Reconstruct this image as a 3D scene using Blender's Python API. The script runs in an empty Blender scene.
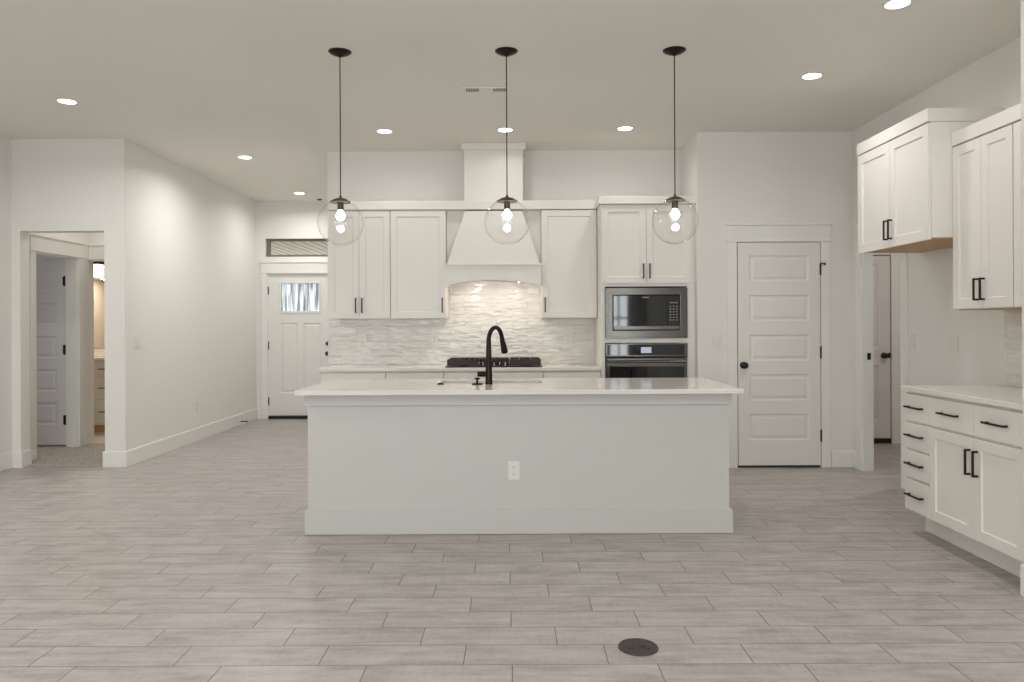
import bpy, bmesh, math, random
from mathutils import Vector, Matrix
random.seed(4)
S = bpy.context.scene
COL = S.collection
# ------------------------------------------------------------------ camera, world, daylight, exposure
cam = bpy.data.cameras.new('camera'); co = bpy.data.objects.new('camera', cam); COL.objects.link(co)
co.location = (0, 0, 1.31); co.rotation_euler = (math.pi/2, math.radians(0.25), 0)
cam.sensor_width = 36; cam.lens = 750/1024*36; cam.shift_y = -16.5/1024; cam.clip_start = .05
S.camera = co
w = bpy.data.worlds.new('world'); S.world = w; w.use_nodes = True
w.node_tree.nodes['Background'].inputs[0].default_value = (.80, .90, 1.0, 1)
w.node_tree.nodes['Background'].inputs[1].default_value = 1.0
def area(name, loc, rot, sx, sy, power, color=(1, 1, 1), shape='RECTANGLE', spread=math.pi):
    l = bpy.data.lights.new(name, 'AREA'); l.shape = shape; l.size = sx; l.size_y = sy
    l.energy = power; l.color = color; l.spread = spread
    o = bpy.data.objects.new(name, l); o.location = loc; o.rotation_euler = rot; COL.objects.link(o); return o
# daylight through the three tall windows of the great room behind the camera
for wx, ww, wp in ((-3.0, 1.5, 88), (-0.5, 1.9, 98), (2.46, .52, 46)):
    area('daylight', (wx, -3.66, 1.45), (math.radians(90), 0, 0), ww, 2.2, wp, (.95, .98, 1.0))
S.view_settings.view_transform = 'Standard'; S.view_settings.look = 'None'
S.view_settings.gamma = 1; S.view_settings.use_curve_mapping = False
S.view_settings.exposure = 0.05
S.cycles.max_bounces = 10; S.cycles.diffuse_bounces = 6; S.cycles.glossy_bounces = 4
S.cycles.transmission_bounces = 8; S.cycles.transparent_max_bounces = 12
S.cycles.sample_clamp_indirect = 6; S.cycles.caustics_reflective = False; S.cycles.caustics_refractive = False
S.cycles.use_denoising = True

# ------------------------------------------------------------------ materials
def srgb(r, g, b):
    f = lambda c: (c/255/12.92) if c/255 <= .04045 else ((c/255+.055)/1.055)**2.4
    return (f(r), f(g), f(b), 1)
def mat(name, col, rough=.5, metal=0, spec=.5, **kw):
    m = bpy.data.materials.new(name); m.use_nodes = True
    b = m.node_tree.nodes['Principled BSDF']
    b.inputs['Base Color'].default_value = col; b.inputs['Roughness'].default_value = rough
    b.inputs['Metallic'].default_value = metal; b.inputs['Specular IOR Level'].default_value = spec
    for k, v in kw.items(): b.inputs[k.replace('_', ' ')].default_value = v
    return m
def nd(m, t, **kw):
    n = m.node_tree.nodes.new(t)
    for k, v in kw.items(): setattr(n, k, v)
    return n
def lk(m, a, b): m.node_tree.links.new(a, b)
def math_n(m, op, a, b=None, c=None):
    n = nd(m, 'ShaderNodeMath', operation=op)
    for i, v in enumerate((a, b, c)):
        if v is None: continue
        if hasattr(v, 'links'): lk(m, v, n.inputs[i])
        else: n.inputs[i].default_value = v
    return n.outputs[0]
def bumped(m, scale, strength, dist=.002, detail=3, stretch=(1, 1, 1)):
    tc = nd(m, 'ShaderNodeTexCoord'); mp = nd(m, 'ShaderNodeMapping'); mp.inputs['Scale'].default_value = stretch
    n = nd(m, 'ShaderNodeTexNoise'); n.inputs['Scale'].default_value = scale; n.inputs['Detail'].default_value = detail
    b = nd(m, 'ShaderNodeBump'); b.inputs['Strength'].default_value = strength; b.inputs['Distance'].default_value = dist
    lk(m, tc.outputs['Object'], mp.inputs[0]); lk(m, mp.outputs[0], n.inputs['Vector'])
    lk(m, n.outputs['Fac'], b.inputs['Height']); lk(m, b.outputs[0], m.node_tree.nodes['Principled BSDF'].inputs['Normal'])
    return n
M = {}
M['wall'] = mat('wall_paint', srgb(229, 227, 223), .75, spec=.25); bumped(M['wall'], 90, .10)
M['ceil'] = mat('ceiling_paint', srgb(230, 228, 222), .85, spec=.15); bumped(M['ceil'], 60, .2, .003)
M['trim'] = mat('trim_paint', srgb(232, 231, 227), .38); bumped(M['trim'], 30, .03)
M['cab'] = mat('cabinet_paint', srgb(231, 227, 221), .36); bumped(M['cab'], 40, .03)
M['island'] = mat('island_paint_dimmed', srgb(199, 197, 193), .45); bumped(M['island'], 60, .06)  # colour darkened below the cabinet paint for less light on the island
M['door'] = mat('door_paint', srgb(229, 227, 222), .42); bumped(M['door'], 60, .08, stretch=(1, 1, .08))
M['doorshade'] = mat('shade_toned_door_paint', srgb(222, 219, 220), .45); bumped(M['doorshade'], 60, .08, stretch=(1, 1, .08))  # door paint slightly darkened, shade of the dimmer rooms put into the colour
M['black'] = mat('matte_black_metal', srgb(24, 21, 20), .42, .2); bumped(M['black'], 200, .05)
M['bronze'] = mat('oil_bronze', srgb(40, 33, 29), .42, .7); bumped(M['bronze'], 150, .06)
M['bronze2'] = mat('warm_bronze', srgb(88, 76, 66), .35, .8); bumped(M['bronze2'], 150, .04)
M['iron'] = mat('cast_iron', srgb(48, 42, 40), .55, .2); bumped(M['iron'], 400, .3)
M['darkgap'] = mat('dark_gap_and_threshold', srgb(22, 20, 19), .7); bumped(M['darkgap'], 200, .1)  # threshold and floor slots; also paints the shade under the utility door
M['raw'] = mat('raw_birch', srgb(196, 160, 118), .6)
n = bumped(M['raw'], 6, .1, stretch=(6, .6, 1))
cr = nd(M['raw'], 'ShaderNodeValToRGB'); cr.color_ramp.elements[0].color = srgb(176, 138, 98); cr.color_ramp.elements[1].color = srgb(212, 180, 140)
lk(M['raw'], n.outputs['Fac'], cr.inputs[0]); lk(M['raw'], cr.outputs[0], M['raw'].node_tree.nodes['Principled BSDF'].inputs['Base Color'])
M['brownframe'] = mat('brown_vinyl_frame', srgb(122, 108, 92), .5); bumped(M['brownframe'], 60, .05)
M['floorplate'] = mat('dark_bronze_cover', srgb(72, 62, 60), .45, .55); bumped(M['floorplate'], 260, .25)
M['plate'] = mat('white_plastic', srgb(224, 222, 217), .3); bumped(M['plate'], 100, .02)
M['slot'] = mat('slot_dark', srgb(60, 58, 55), .6); bumped(M['slot'], 100, .02)
M['steel'] = mat('brushed_steel', srgb(98, 94, 91), .17, 1); bumped(M['steel'], 40, .10, .0008, stretch=(1, 1, 40))
M['glassblack'] = mat('black_glass', srgb(11, 11, 12), .04, 0, .55); bumped(M['glassblack'], 3, .02, .001)
M['keys'] = mat('key_print', srgb(150, 150, 148), .4); bumped(M['keys'], 90, .02)
M['sink'] = mat('white_composite', srgb(172, 163, 155), .3); bumped(M['sink'], 100, .03)
M['carpet'] = mat('speckled_carpet', srgb(176, 168, 160), .95, spec=.1)
n = bumped(M['carpet'], 110, .9, .01, 4)
cr = nd(M['carpet'], 'ShaderNodeValToRGB'); cr.color_ramp.elements[0].color = srgb(128, 118, 110); cr.color_ramp.elements[1].color = srgb(222, 214, 206)
cr.color_ramp.elements[0].position = .35; cr.color_ramp.elements[1].position = .65
lk(M['carpet'], n.outputs['Fac'], cr.inputs[0]); lk(M['carpet'], cr.outputs[0], M['carpet'].node_tree.nodes['Principled BSDF'].inputs['Base Color'])
M['bathfloor'] = mat('bath_floor_tile', srgb(214, 202, 186), .4); bumped(M['bathfloor'], 12, .05)
M['bathwall'] = mat('bath_wall_paint', srgb(226, 214, 196), .7); bumped(M['bathwall'], 90, .1)
M['mirror'] = mat('mirror_glass', (.85, .85, .85, 1), .02, 1); bumped(M['mirror'], 1, .001)
# quartz
m = M['quartz'] = mat('white_quartz', srgb(232, 229, 225), .09, spec=.6)
tc = nd(m, 'ShaderNodeTexCoord'); n = nd(m, 'ShaderNodeTexNoise'); n.inputs['Scale'].default_value = 260; n.inputs['Detail'].default_value = 2
cr = nd(m, 'ShaderNodeValToRGB'); cr.color_ramp.elements[0].color = srgb(224, 220, 214); cr.color_ramp.elements[1].color = srgb(230, 226, 221)
cr.color_ramp.elements[0].position = .3; cr.color_ramp.elements[1].position = .5
lk(m, tc.outputs['Object'], n.inputs['Vector']); lk(m, n.outputs['Fac'], cr.inputs[0]); lk(m, cr.outputs[0], m.node_tree.nodes['Principled BSDF'].inputs['Base Color'])
def emis(name, col, s):
    m = bpy.data.materials.new(name); m.use_nodes = True; nt = m.node_tree
    nt.nodes.remove(nt.nodes['Principled BSDF']); e = nt.nodes.new('ShaderNodeEmission')
    e.inputs[0].default_value = col; e.inputs[1].default_value = s
    nt.links.new(e.outputs[0], nt.nodes['Material Output'].inputs[0]); return m
M['lens'] = emis('led_lens', (1, .97, .92, 1), 14)
M['bulb'] = emis('bulb_glow', (1, .96, .90, 1), 95)
M['vanlight'] = emis('vanity_shade_glow', (1, .90, .74, 1), 3.0)
M['display'] = emis('oven_display_glow', (.75, .85, 1, 1), .55)
def thin_glass(name, tint, ior):
    m = bpy.data.materials.new(name); m.use_nodes = True; nt = m.node_tree
    nt.nodes.remove(nt.nodes['Principled BSDF'])
    t = nt.nodes.new('ShaderNodeBsdfTransparent'); t.inputs[0].default_value = tint
    g = nt.nodes.new('ShaderNodeBsdfGlossy'); g.inputs['Roughness'].default_value = .01
    lw = nt.nodes.new('ShaderNodeLayerWeight'); lw.inputs['Blend'].default_value = .5      # facing: 0 head-on, 1 grazing
    p5 = nt.nodes.new('ShaderNodeMath'); p5.operation = 'POWER'; p5.inputs[1].default_value = 5
    f = nt.nodes.new('ShaderNodeMath'); f.operation = 'MULTIPLY_ADD'; f.inputs[1].default_value = .5; f.inputs[2].default_value = ior
    nt.links.new(lw.outputs['Facing'], p5.inputs[0]); nt.links.new(p5.outputs[0], f.inputs[0])
    x = nt.nodes.new('ShaderNodeMixShader')
    nt.links.new(f.outputs[0], x.inputs[0]); nt.links.new(t.outputs[0], x.inputs[1]); nt.links.new(g.outputs[0], x.inputs[2])
    nt.links.new(x.outputs[0], nt.nodes['Material Output'].inputs[0]); return m
M['globe'] = thin_glass('clear_globe_glass', (.998, .998, .997, 1), .022)
M['pane'] = thin_glass('window_glass', (.93, .95, .95, 1), .04)
# reeded privacy glass of the entry door
m = M['reeded'] = mat('reeded_glass', srgb(215, 225, 235), .22, spec=.5, Transmission_Weight=.65)
tc = nd(m, 'ShaderNodeTexCoord'); mp = nd(m, 'ShaderNodeMapping'); mp.inputs['Scale'].default_value = (38, 38, 2.5)
n = nd(m, 'ShaderNodeTexNoise'); n.inputs['Scale'].default_value = 1.0; n.inputs['Detail'].default_value = 2
cr = nd(m, 'ShaderNodeValToRGB'); cr.color_ramp.elements[0].color = srgb(120, 125, 132); cr.color_ramp.elements[1].color = srgb(240, 247, 255)
cr.color_ramp.elements[0].position = .4; cr.color_ramp.elements[1].position = .58
b = nd(m, 'ShaderNodeBump'); b.inputs['Strength'].default_value = .4; b.inputs['Distance'].default_value = .004
lk(m, tc.outputs['Object'], mp.inputs[0]); lk(m, mp.outputs[0], n.inputs['Vector']); lk(m, n.outputs['Fac'], cr.inputs[0])
lk(m, cr.outputs[0], m.node_tree.nodes['Principled BSDF'].inputs['Base Color']); lk(m, n.outputs['Fac'], b.inputs['Height'])
lk(m, b.outputs[0], m.node_tree.nodes['Principled BSDF'].inputs['Normal'])
# porch soffit boards
m = M['soffit'] = mat('porch_boards', srgb(190, 182, 160), .7)
tc = nd(m, 'ShaderNodeTexCoord'); sp = nd(m, 'ShaderNodeSeparateXYZ'); lk(m, tc.outputs['Object'], sp.inputs[0])
fr = math_n(m, 'FRACT', math_n(m, 'DIVIDE', sp.outputs[0], .17))
cr = nd(m, 'ShaderNodeValToRGB'); cr.color_ramp.interpolation = 'CONSTANT'
cr.color_ramp.elements[0].color = srgb(95, 85, 70); cr.color_ramp.elements[1].color = srgb(205, 198, 176); cr.color_ramp.elements[1].position = .16
lk(m, fr, cr.inputs[0]); lk(m, cr.outputs[0], m.node_tree.nodes['Principled BSDF'].inputs['Base Color'])
# floor: staggered wood-look tiles, one-third offset
def floor_mat():
    m = mat('wood_look_tile', srgb(170, 160, 150), .36, spec=.5)
    bs = m.node_tree.nodes['Principled BSDF']
    W, L, Y0, X0, STEP = .1783, .560, 3.0665, .367, .1885
    tc = nd(m, 'ShaderNodeTexCoord'); sp = nd(m, 'ShaderNodeSeparateXYZ'); lk(m, tc.outputs['Object'], sp.inputs[0])
    yy = math_n(m, 'DIVIDE', math_n(m, 'SUBTRACT', sp.outputs[1], Y0), W)
    row = math_n(m, 'FLOOR', yy); fy = math_n(m, 'FRACT', yy)
    xs = math_n(m, 'ADD', math_n(m, 'SUBTRACT', sp.outputs[0], X0), math_n(m, 'MULTIPLY', math_n(m, 'ADD', row, 1.0), STEP))
    xx = math_n(m, 'DIVIDE', xs, L); cx = math_n(m, 'FLOOR', xx); fx = math_n(m, 'FRACT', xx)
    dx = math_n(m, 'MULTIPLY', math_n(m, 'MINIMUM', fx, math_n(m, 'SUBTRACT', 1.0, fx)), L)
    dy = math_n(m, 'MULTIPLY', math_n(m, 'MINIMUM', fy, math_n(m, 'SUBTRACT', 1.0, fy)), W)
    d = math_n(m, 'MINIMUM', dx, dy)
    g = nd(m, 'ShaderNodeMapRange'); g.inputs['From Min'].default_value = .0012; g.inputs['From Max'].default_value = .0028; lk(m, d, g.inputs['Value'])
    cb = nd(m, 'ShaderNodeCombineXYZ'); lk(m, row, cb.inputs[0]); lk(m, cx, cb.inputs[1])
    wn = nd(m, 'ShaderNodeTexWhiteNoise'); wn.noise_dimensions = '2D'; lk(m, cb.outputs[0], wn.inputs['Vector'])
    sc = nd(m, 'ShaderNodeVectorMath', operation='SCALE'); sc.inputs['Scale'].default_value = 13; lk(m, wn.outputs['Color'], sc.inputs[0])
    ad = nd(m, 'ShaderNodeVectorMath', operation='ADD'); lk(m, tc.outputs['Object'], ad.inputs[0]); lk(m, sc.outputs[0], ad.inputs[1])
    def noise(scale, strch, detail):
        mp = nd(m, 'ShaderNodeMapping'); mp.inputs['Scale'].default_value = strch; lk(m, ad.outputs[0], mp.inputs[0])
        n = nd(m, 'ShaderNodeTexNoise'); n.inputs['Scale'].default_value = scale; n.inputs['Detail'].default_value = detail
        n.inputs['Roughness'].default_value = .62; lk(m, mp.outputs[0], n.inputs['Vector']); return n.outputs['Fac']
    n1 = noise(1, (3.2, 22, 1), 6); n2 = noise(1, (70, 16, 1), 4); n3 = noise(1, (4.5, 9, 1), 4)
    v = math_n(m, 'ADD', math_n(m, 'MULTIPLY', n1, .5), math_n(m, 'ADD', math_n(m, 'MULTIPLY', n2, .17), math_n(m, 'MULTIPLY', n3, .33)))
    v = math_n(m, 'ADD', v, math_n(m, 'MULTIPLY', math_n(m, 'SUBTRACT', wn.outputs['Value'], .5), .035))
    cr = nd(m, 'ShaderNodeValToRGB'); e = cr.color_ramp.elements
    e[0].position = .33; e[0].color = srgb(*FL[0]); e[1].position = .66; e[1].color = srgb(*FL[2])
    x = e.new(.5); x.color = srgb(*FL[1])
    lk(m, v, cr.inputs[0])
    mx = nd(m, 'ShaderNodeMix', data_type='RGBA'); mx.inputs['A'].default_value = srgb(*FL[3])
    lk(m, g.outputs[0], mx.inputs['Factor']); lk(m, cr.outputs[0], mx.inputs['B']); lk(m, mx.outputs['Result'], bs.inputs['Base Color'])
    rg = nd(m, 'ShaderNodeMapRange'); rg.inputs['To Min'].default_value = .30; rg.inputs['To Max'].default_value = .46; lk(m, n1, rg.inputs['Value']); lk(m, rg.outputs[0], bs.inputs['Roughness'])
    b = nd(m, 'ShaderNodeBump'); b.inputs['Strength'].default_value = .35; b.inputs['Distance'].default_value = .0015
    h = math_n(m, 'ADD', g.outputs[0], math_n(m, 'MULTIPLY', n2, .5)); lk(m, h, b.inputs['Height']); lk(m, b.outputs[0], bs.inputs['Normal'])
    return m
FL = [(138, 131, 126), (168, 161, 157), (186, 181, 177), (98, 90, 85)]
M['floor'] = floor_mat()
# glossy hand-made backsplash tile; u = horizontal axis of the wall (0 = x, 1 = y)
def splash_mat(axis):
    m = mat('glazed_tile', srgb(222, 219, 213), .07, spec=.6); bs = m.node_tree.nodes['Principled BSDF']
    W, L = .0775, .312
    tc = nd(m, 'ShaderNodeTexCoord'); sp = nd(m, 'ShaderNodeSeparateXYZ'); lk(m, tc.outputs['Object'], sp.inputs[0])
    yy = math_n(m, 'DIVIDE', math_n(m, 'SUBTRACT', sp.outputs[2], .912), W); row = math_n(m, 'FLOOR', yy); fy = math_n(m, 'FRACT', yy)
    xx = math_n(m, 'ADD', math_n(m, 'DIVIDE', sp.outputs[axis], L), math_n(m, 'MULTIPLY', row, .5)); cx = math_n(m, 'FLOOR', xx); fx = math_n(m, 'FRACT', xx)
    dx = math_n(m, 'MULTIPLY', math_n(m, 'MINIMUM', fx, math_n(m, 'SUBTRACT', 1.0, fx)), L)
    dy = math_n(m, 'MULTIPLY', math_n(m, 'MINIMUM', fy, math_n(m, 'SUBTRACT', 1.0, fy)), W)
    d = math_n(m, 'MINIMUM', dx, dy)
    g = nd(m, 'ShaderNodeMapRange'); g.inputs['From Min'].default_value = .0006; g.inputs['From Max'].default_value = .0028; lk(m, d, g.inputs['Value'])
    cb = nd(m, 'ShaderNodeCombineXYZ'); lk(m, row, cb.inputs[0]); lk(m, cx, cb.inputs[1])
    wn = nd(m, 'ShaderNodeTexWhiteNoise'); wn.noise_dimensions = '2D'; lk(m, cb.outputs[0], wn.inputs['Vector'])
    sc = nd(m, 'ShaderNodeVectorMath', operation='SCALE'); sc.inputs['Scale'].default_value = 9; lk(m, wn.outputs['Color'], sc.inputs[0])
    ad = nd(m, 'ShaderNodeVectorMath', operation='ADD'); lk(m, tc.outputs['Object'], ad.inputs[0]); lk(m, sc.outputs[0], ad.inputs[1])
    mp = nd(m, 'ShaderNodeMapping'); s = [8, 8, 24]; mp.inputs['Scale'].default_value = s; lk(m, ad.outputs[0], mp.inputs[0])
    n = nd(m, 'ShaderNodeTexNoise'); n.inputs['Scale'].default_value = 1; n.inputs['Detail'].default_value = 1.0; lk(m, mp.outputs[0], n.inputs['Vector'])
    mx = nd(m, 'ShaderNodeMix', data_type='RGBA'); mx.inputs['A'].default_value = srgb(219, 216, 210)
    cr = nd(m, 'ShaderNodeValToRGB'); cr.color_ramp.elements[0].color = srgb(222, 219, 214); cr.color_ramp.elements[1].color = srgb(232, 230, 226)
    lk(m, wn.outputs['Value'], cr.inputs[0]); lk(m, g.outputs[0], mx.inputs['Factor']); lk(m, cr.outputs[0], mx.inputs['B']); lk(m, mx.outputs['Result'], bs.inputs['Base Color'])
    b = nd(m, 'ShaderNodeBump'); b.inputs['Strength'].default_value = 1.0; b.inputs['Distance'].default_value = .019
    h = math_n(m, 'ADD', math_n(m, 'MULTIPLY', g.outputs[0], .05), n.outputs['Fac']); lk(m, h, b.inputs['Height']); lk(m, b.outputs[0], bs.inputs['Normal'])
    return m
M['splash'] = splash_mat(0); M['splash_side'] = splash_mat(1)

# ------------------------------------------------------------------ helpers
ORG = {}
def origin(p):
    return ORG.get(p.name, Vector((0, 0, 0))) if p else Vector((0, 0, 0))
def tag(o, label=None, cat=None, group=None, kind=None):
    if label: o['label'] = label
    if cat: o['category'] = cat
    if group: o['group'] = group
    if kind: o['kind'] = kind
    return o
def empty(name, loc, label, cat, group=None, kind=None):
    o = bpy.data.objects.new(name, None); COL.objects.link(o); o.location = loc; o.empty_display_size = .1
    ORG[o.name] = Vector(loc); return tag(o, label, cat, group, kind)
def mk(name, bm, m, parent=None, bevel=0, smooth=False, label=None, seg=2, at=None):
    """link a bmesh (in world coordinates) as one mesh object"""
    bmesh.ops.remove_doubles(bm, verts=bm.verts, dist=1e-5)
    bmesh.ops.recalc_face_normals(bm, faces=bm.faces)
    me = bpy.data.meshes.new(name)
    org = Vector(at) if at is not None else Vector((0, 0, 0))
    bmesh.ops.translate(bm, verts=bm.verts, vec=-org)
    bm.to_mesh(me); bm.free()
    if smooth:
        for p in me.polygons: p.use_smooth = True
    me.materials.append(M[m] if isinstance(m, str) else m)
    o = bpy.data.objects.new(name, me); COL.objects.link(o); ORG[o.name] = org
    o.parent = parent; o.location = org - origin(parent)
    if bevel:
        md = o.modifiers.new('bevel', 'BEVEL'); md.width = bevel; md.segments = seg; md.limit_method = 'ANGLE'; md.angle_limit = math.radians(40)
        md.harden_normals = False
    if smooth:
        md = o.modifiers.new('edges', 'EDGE_SPLIT'); md.split_angle = math.radians(35)
    if label: o['label'] = label
    return o
def box(bm, x0, x1, y0, y1, z0, z1):
    v = [bm.verts.new(p) for p in ((x0,y0,z0),(x1,y0,z0),(x1,y1,z0),(x0,y1,z0),(x0,y0,z1),(x1,y0,z1),(x1,y1,z1),(x0,y1,z1))]
    for f in ((0,3,2,1),(4,5,6,7),(0,1,5,4),(1,2,6,5),(2,3,7,6),(3,0,4,7)): bm.faces.new([v[i] for i in f])
    return bm
def boxes(*bs):
    bm = bmesh.new()
    for b in bs: box(bm, *b)
    return bm
def lathe(bm, prof, c=(0, 0, 0), axis='z', n=32, cap=True):
    """revolve [(r, h)] round an axis through c"""
    rings = []
    for r, h in prof:
        ring = []
        for i in range(n):
            a = 2*math.pi*i/n; p = (r*math.cos(a), r*math.sin(a), h)
            if axis == 'y': p = (p[0], p[2], p[1])
            if axis == 'x': p = (p[2], p[0], p[1])
            ring.append(bm.verts.new(Vector(p)+Vector(c)))
        rings.append(ring)
    for a, b in zip(rings, rings[1:]):
        for i in range(n): bm.faces.new((a[i], a[(i+1) % n], b[(i+1) % n], b[i]))
    if cap:
        bm.faces.new(rings[0]); bm.faces.new(rings[-1])
    return bm
def tube(bm, pts, rad, n=16):
    pts = [Vector(p) for p in pts]; rings = []; up = Vector((1, 0, 0))
    for i, p in enumerate(pts):
        t = (pts[min(i+1, len(pts)-1)] - pts[max(i-1, 0)]).normalized()
        a = up - t*up.dot(t)
        if a.length < 1e-3: a = Vector((0, 1, 0)) - t*t.y
        a.normalize(); b = t.cross(a); up = a; r = rad[i] if hasattr(rad, '__len__') else rad
        rings.append([bm.verts.new(p + (a*math.cos(2*math.pi*k/n) + b*math.sin(2*math.pi*k/n))*r) for k in range(n)])
    for a, b in zip(rings, rings[1:]):
        for k in range(n): bm.faces.new((a[k], a[(k+1) % n], b[(k+1) % n], b[k]))
    bm.faces.new(rings[0]); bm.faces.new(rings[-1])
    return bm
# frames: 'S' faces the camera (out = -y), u = x ; 'W' on the right wall (out = -x), u = y ; 'E' on a left wall (out = +x), u = y
def F(kind, base):
    if kind == 'S': return lambda u, o, z: (u, base-o, z)
    if kind == 'W': return lambda u, o, z: (base-o, u, z)
    return lambda u, o, z: (base+o, u, z)
def fbox(bm, f, u0, u1, o0, o1, z0, z1):
    a = f(u0, o0, z0); b = f(u1, o1, z1)
    return box(bm, min(a[0], b[0]), max(a[0], b[0]), min(a[1], b[1]), max(a[1], b[1]), z0, z1)
def panelled(f, u0, u1, z0, z1, t, panels, prof, o0=0, skip=()):
    """a slab whose front has sunk panels; prof = [(inset, depth below face)]; skip = indices left open"""
    bm = bmesh.new(); T = o0+t
    q = lambda pts: bm.faces.new([bm.verts.new(f(*p)) for p in pts])
    us = sorted({u0, u1} | {p[0] for p in panels} | {p[1] for p in panels}); zs = sorted({z0, z1} | {p[2] for p in panels} | {p[3] for p in panels})
    for a, b in zip(us, us[1:]):
        for c, d in zip(zs, zs[1:]):
            mu, mz = (a+b)/2, (c+d)/2
            if any(p[0] < mu < p[1] and p[2] < mz < p[3] for p in panels): continue
            q([(a, T, c), (b, T, c), (b, T, d), (a, T, d)])
    for i, (a, b, c, d) in enumerate(panels):
        pr = [(0, 0)] + list(prof)
        if i in skip: pr = [(0, 0), (.006, .006), (.006, t)]
        for (i0, d0), (i1, d1) in zip(pr, pr[1:]):
            A = [(a+i0, T-d0, c+i0), (b-i0, T-d0, c+i0), (b-i0, T-d0, d-i0), (a+i0, T-d0, d-i0)]
            B = [(a+i1, T-d1, c+i1), (b-i1, T-d1, c+i1), (b-i1, T-d1, d-i1), (a+i1, T-d1, d-i1)]
            for k in range(4): q([A[k], A[(k+1) % 4], B[(k+1) % 4], B[k]])
        if i not in skip: q(B)
    C = [(u0, z0), (u1, z0), (u1, z1), (u0, z1)]
    for k in range(4):
        (a, c), (b, d) = C[k], C[(k+1) % 4]
        q([(a, o0, c), (b, o0, d), (b, T, d), (a, T, c)])
    if not skip: q([(a, o0, c) for a, c in C])
    else:
        ins = [(panels[i][0]+.006, panels[i][1]-.006, panels[i][2]+.006, panels[i][3]-.006) for i in skip]
        us = sorted({u0, u1} | {p[0] for p in ins} | {p[1] for p in ins}); zs = sorted({z0, z1} | {p[2] for p in ins} | {p[3] for p in ins})
        for a, b in zip(us, us[1:]):
            for c, d in zip(zs, zs[1:]):
                if any(p[0] < (a+b)/2 < p[1] and p[2] < (c+d)/2 < p[3] for p in ins): continue
                q([(a, o0, c), (b, o0, c), (b, o0, d), (a, o0, d)])
    return bm
SH = [(.003, .0), (.006, .009)]                                  # shaker step
def shaker(f, u0, u1, z0, z1, o0, rail=.056, t=.02):
    return panelled(f, u0, u1, z0, z1, t, [(u0+rail, u1-rail, z0+rail, z1-rail)], SH, o0)
def flat_front(f, u0, u1, z0, z1, o0, t=.02):
    return fbox(bmesh.new(), f, u0, u1, o0, o0+t, z0, z1)
def pull(f, u, z, L, o0, vertical, parent, label='black bar handle'):
    bm = bmesh.new(); h = L/2; k = .0055; so = .032
    if vertical:
        fbox(bm, f, u-k, u+k, o0+so-.010, o0+so, z-h, z+h)
        for s in (-1, 1): fbox(bm, f, u-k, u+k, o0, o0+so-.004, z+s*(h-k)-k, z+s*(h-k)+k)
    else:
        fbox(bm, f, u-h, u+h, o0+so-.010, o0+so, z-k, z+k)
        for s in (-1, 1): fbox(bm, f, u+s*(h-.018)-k, u+s*(h-.018)+k, o0, o0+so-.004, z-k, z+k)
    return mk('handle', bm, 'black', parent, .0012, label=label)
def struct(name, bm, m, label, cat, bevel=0):
    return tag(mk(name, bm, m, None, bevel), label, cat, None, 'structure')
def wall(name, kind, a0, a1, b0, b1, z0=0, z1=3.05, openings=(), label='plain off-white painted wall', m='wall'):
    """kind 'x': plane along x (a = x range, b = thickness in y); 'y': along y. openings (a0, a1, z0, z1)"""
    bm = bmesh.new()
    def put(p0, p1, c0, c1):
        if p1-p0 < 1e-4 or c1-c0 < 1e-4: return
        if kind == 'x': box(bm, p0, p1, b0, b1, c0, c1)
        else: box(bm, b0, b1, p0, p1, c0, c1)
    cur = a0
    for (p, q, c, d) in sorted(openings):
        put(cur, p, z0, z1); put(p, q, z0, c); put(p, q, d, z1); cur = q
    put(cur, a1, z0, z1)
    return struct(name, bm, m, label, 'wall')

# ------------------------------------------------------------------ shell
H = 3.05
struct('floor', boxes((-6.7, 5.1, -3.6, 10.68, -.1, 0)), 'floor', 'pale taupe wood-look plank tile floor in a staggered pattern', 'floor')
struct('ceiling', boxes((-6.7, 5.1, -3.6, 10.68, H, H+.1)), 'ceil', 'flat pale grey painted ceiling over the whole room', 'ceiling')
wall('wall_kitchen', 'x', -1.845, 3.2, 7.52, 7.64, label='off-white wall behind the range hood and upper cabinets')
wall('wall_pantry', 'x', 1.687, 3.10, 6.82, 6.94, openings=[(2.043, 2.805, 0, 2.05)], label='off-white wall around the closed five-panel door right of the ovens')
wall('wall_pantry_side', 'y', 6.94, 7.52, 1.687, 1.80, label='short off-white wall return beside the oven cabinet')
wall('wall_right', 'y', -3.5, 8.17, 3.10, 3.19, openings=[(5.955, 6.640, 0, 2.05)], label='off-white right wall behind the side cabinets')
wall('wall_right_return', 'x', 2.448, 3.10, 3.0, 3.6, label='end of the wall stub at the right edge beside the base cabinets')
wall('wall_left', 'y', -3.5, 7.09, -4.76, -4.64, label='off-white wall at the far left edge')
wall('wall_hall', 'x', -4.64, -3.71, 6.957, 7.09, openings=[(-4.56, -3.78, 0, 2.196)], label='off-white wall with the cased-less opening to the carpeted hall')
wall('wall_entry_left', 'y', 6.957, 10.53, -3.71, -3.59, label='long off-white left wall running back to the front door')
struct('wall_entry', boxes((-3.71, -3.43, 10.53, 10.67, 0, 2.04), (-2.50, -1.725, 10.53, 10.67, 0, 2.04), (-3.71, -1.725, 10.53, 10.67, 2.04, 2.275),
    (-3.71, -3.458, 10.53, 10.67, 2.275, 2.53), (-2.47, -1.725, 10.53, 10.67, 2.275, 2.53), (-3.71, -1.725, 10.53, 10.67, 2.53, 3.05)),
    'wall', 'off-white wall around the front door and transom window', 'wall')
wall('wall_entry_right', 'y', 7.64, 10.53, -1.845, -1.725, label='off-white entry wall behind the kitchen')
wall('wall_hall_left', 'y', 7.09, 8.33, -4.81, -4.69, openings=[(7.37, 8.10, 0, 2.05)], label='off-white hall side wall with the open bedroom door')
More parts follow.
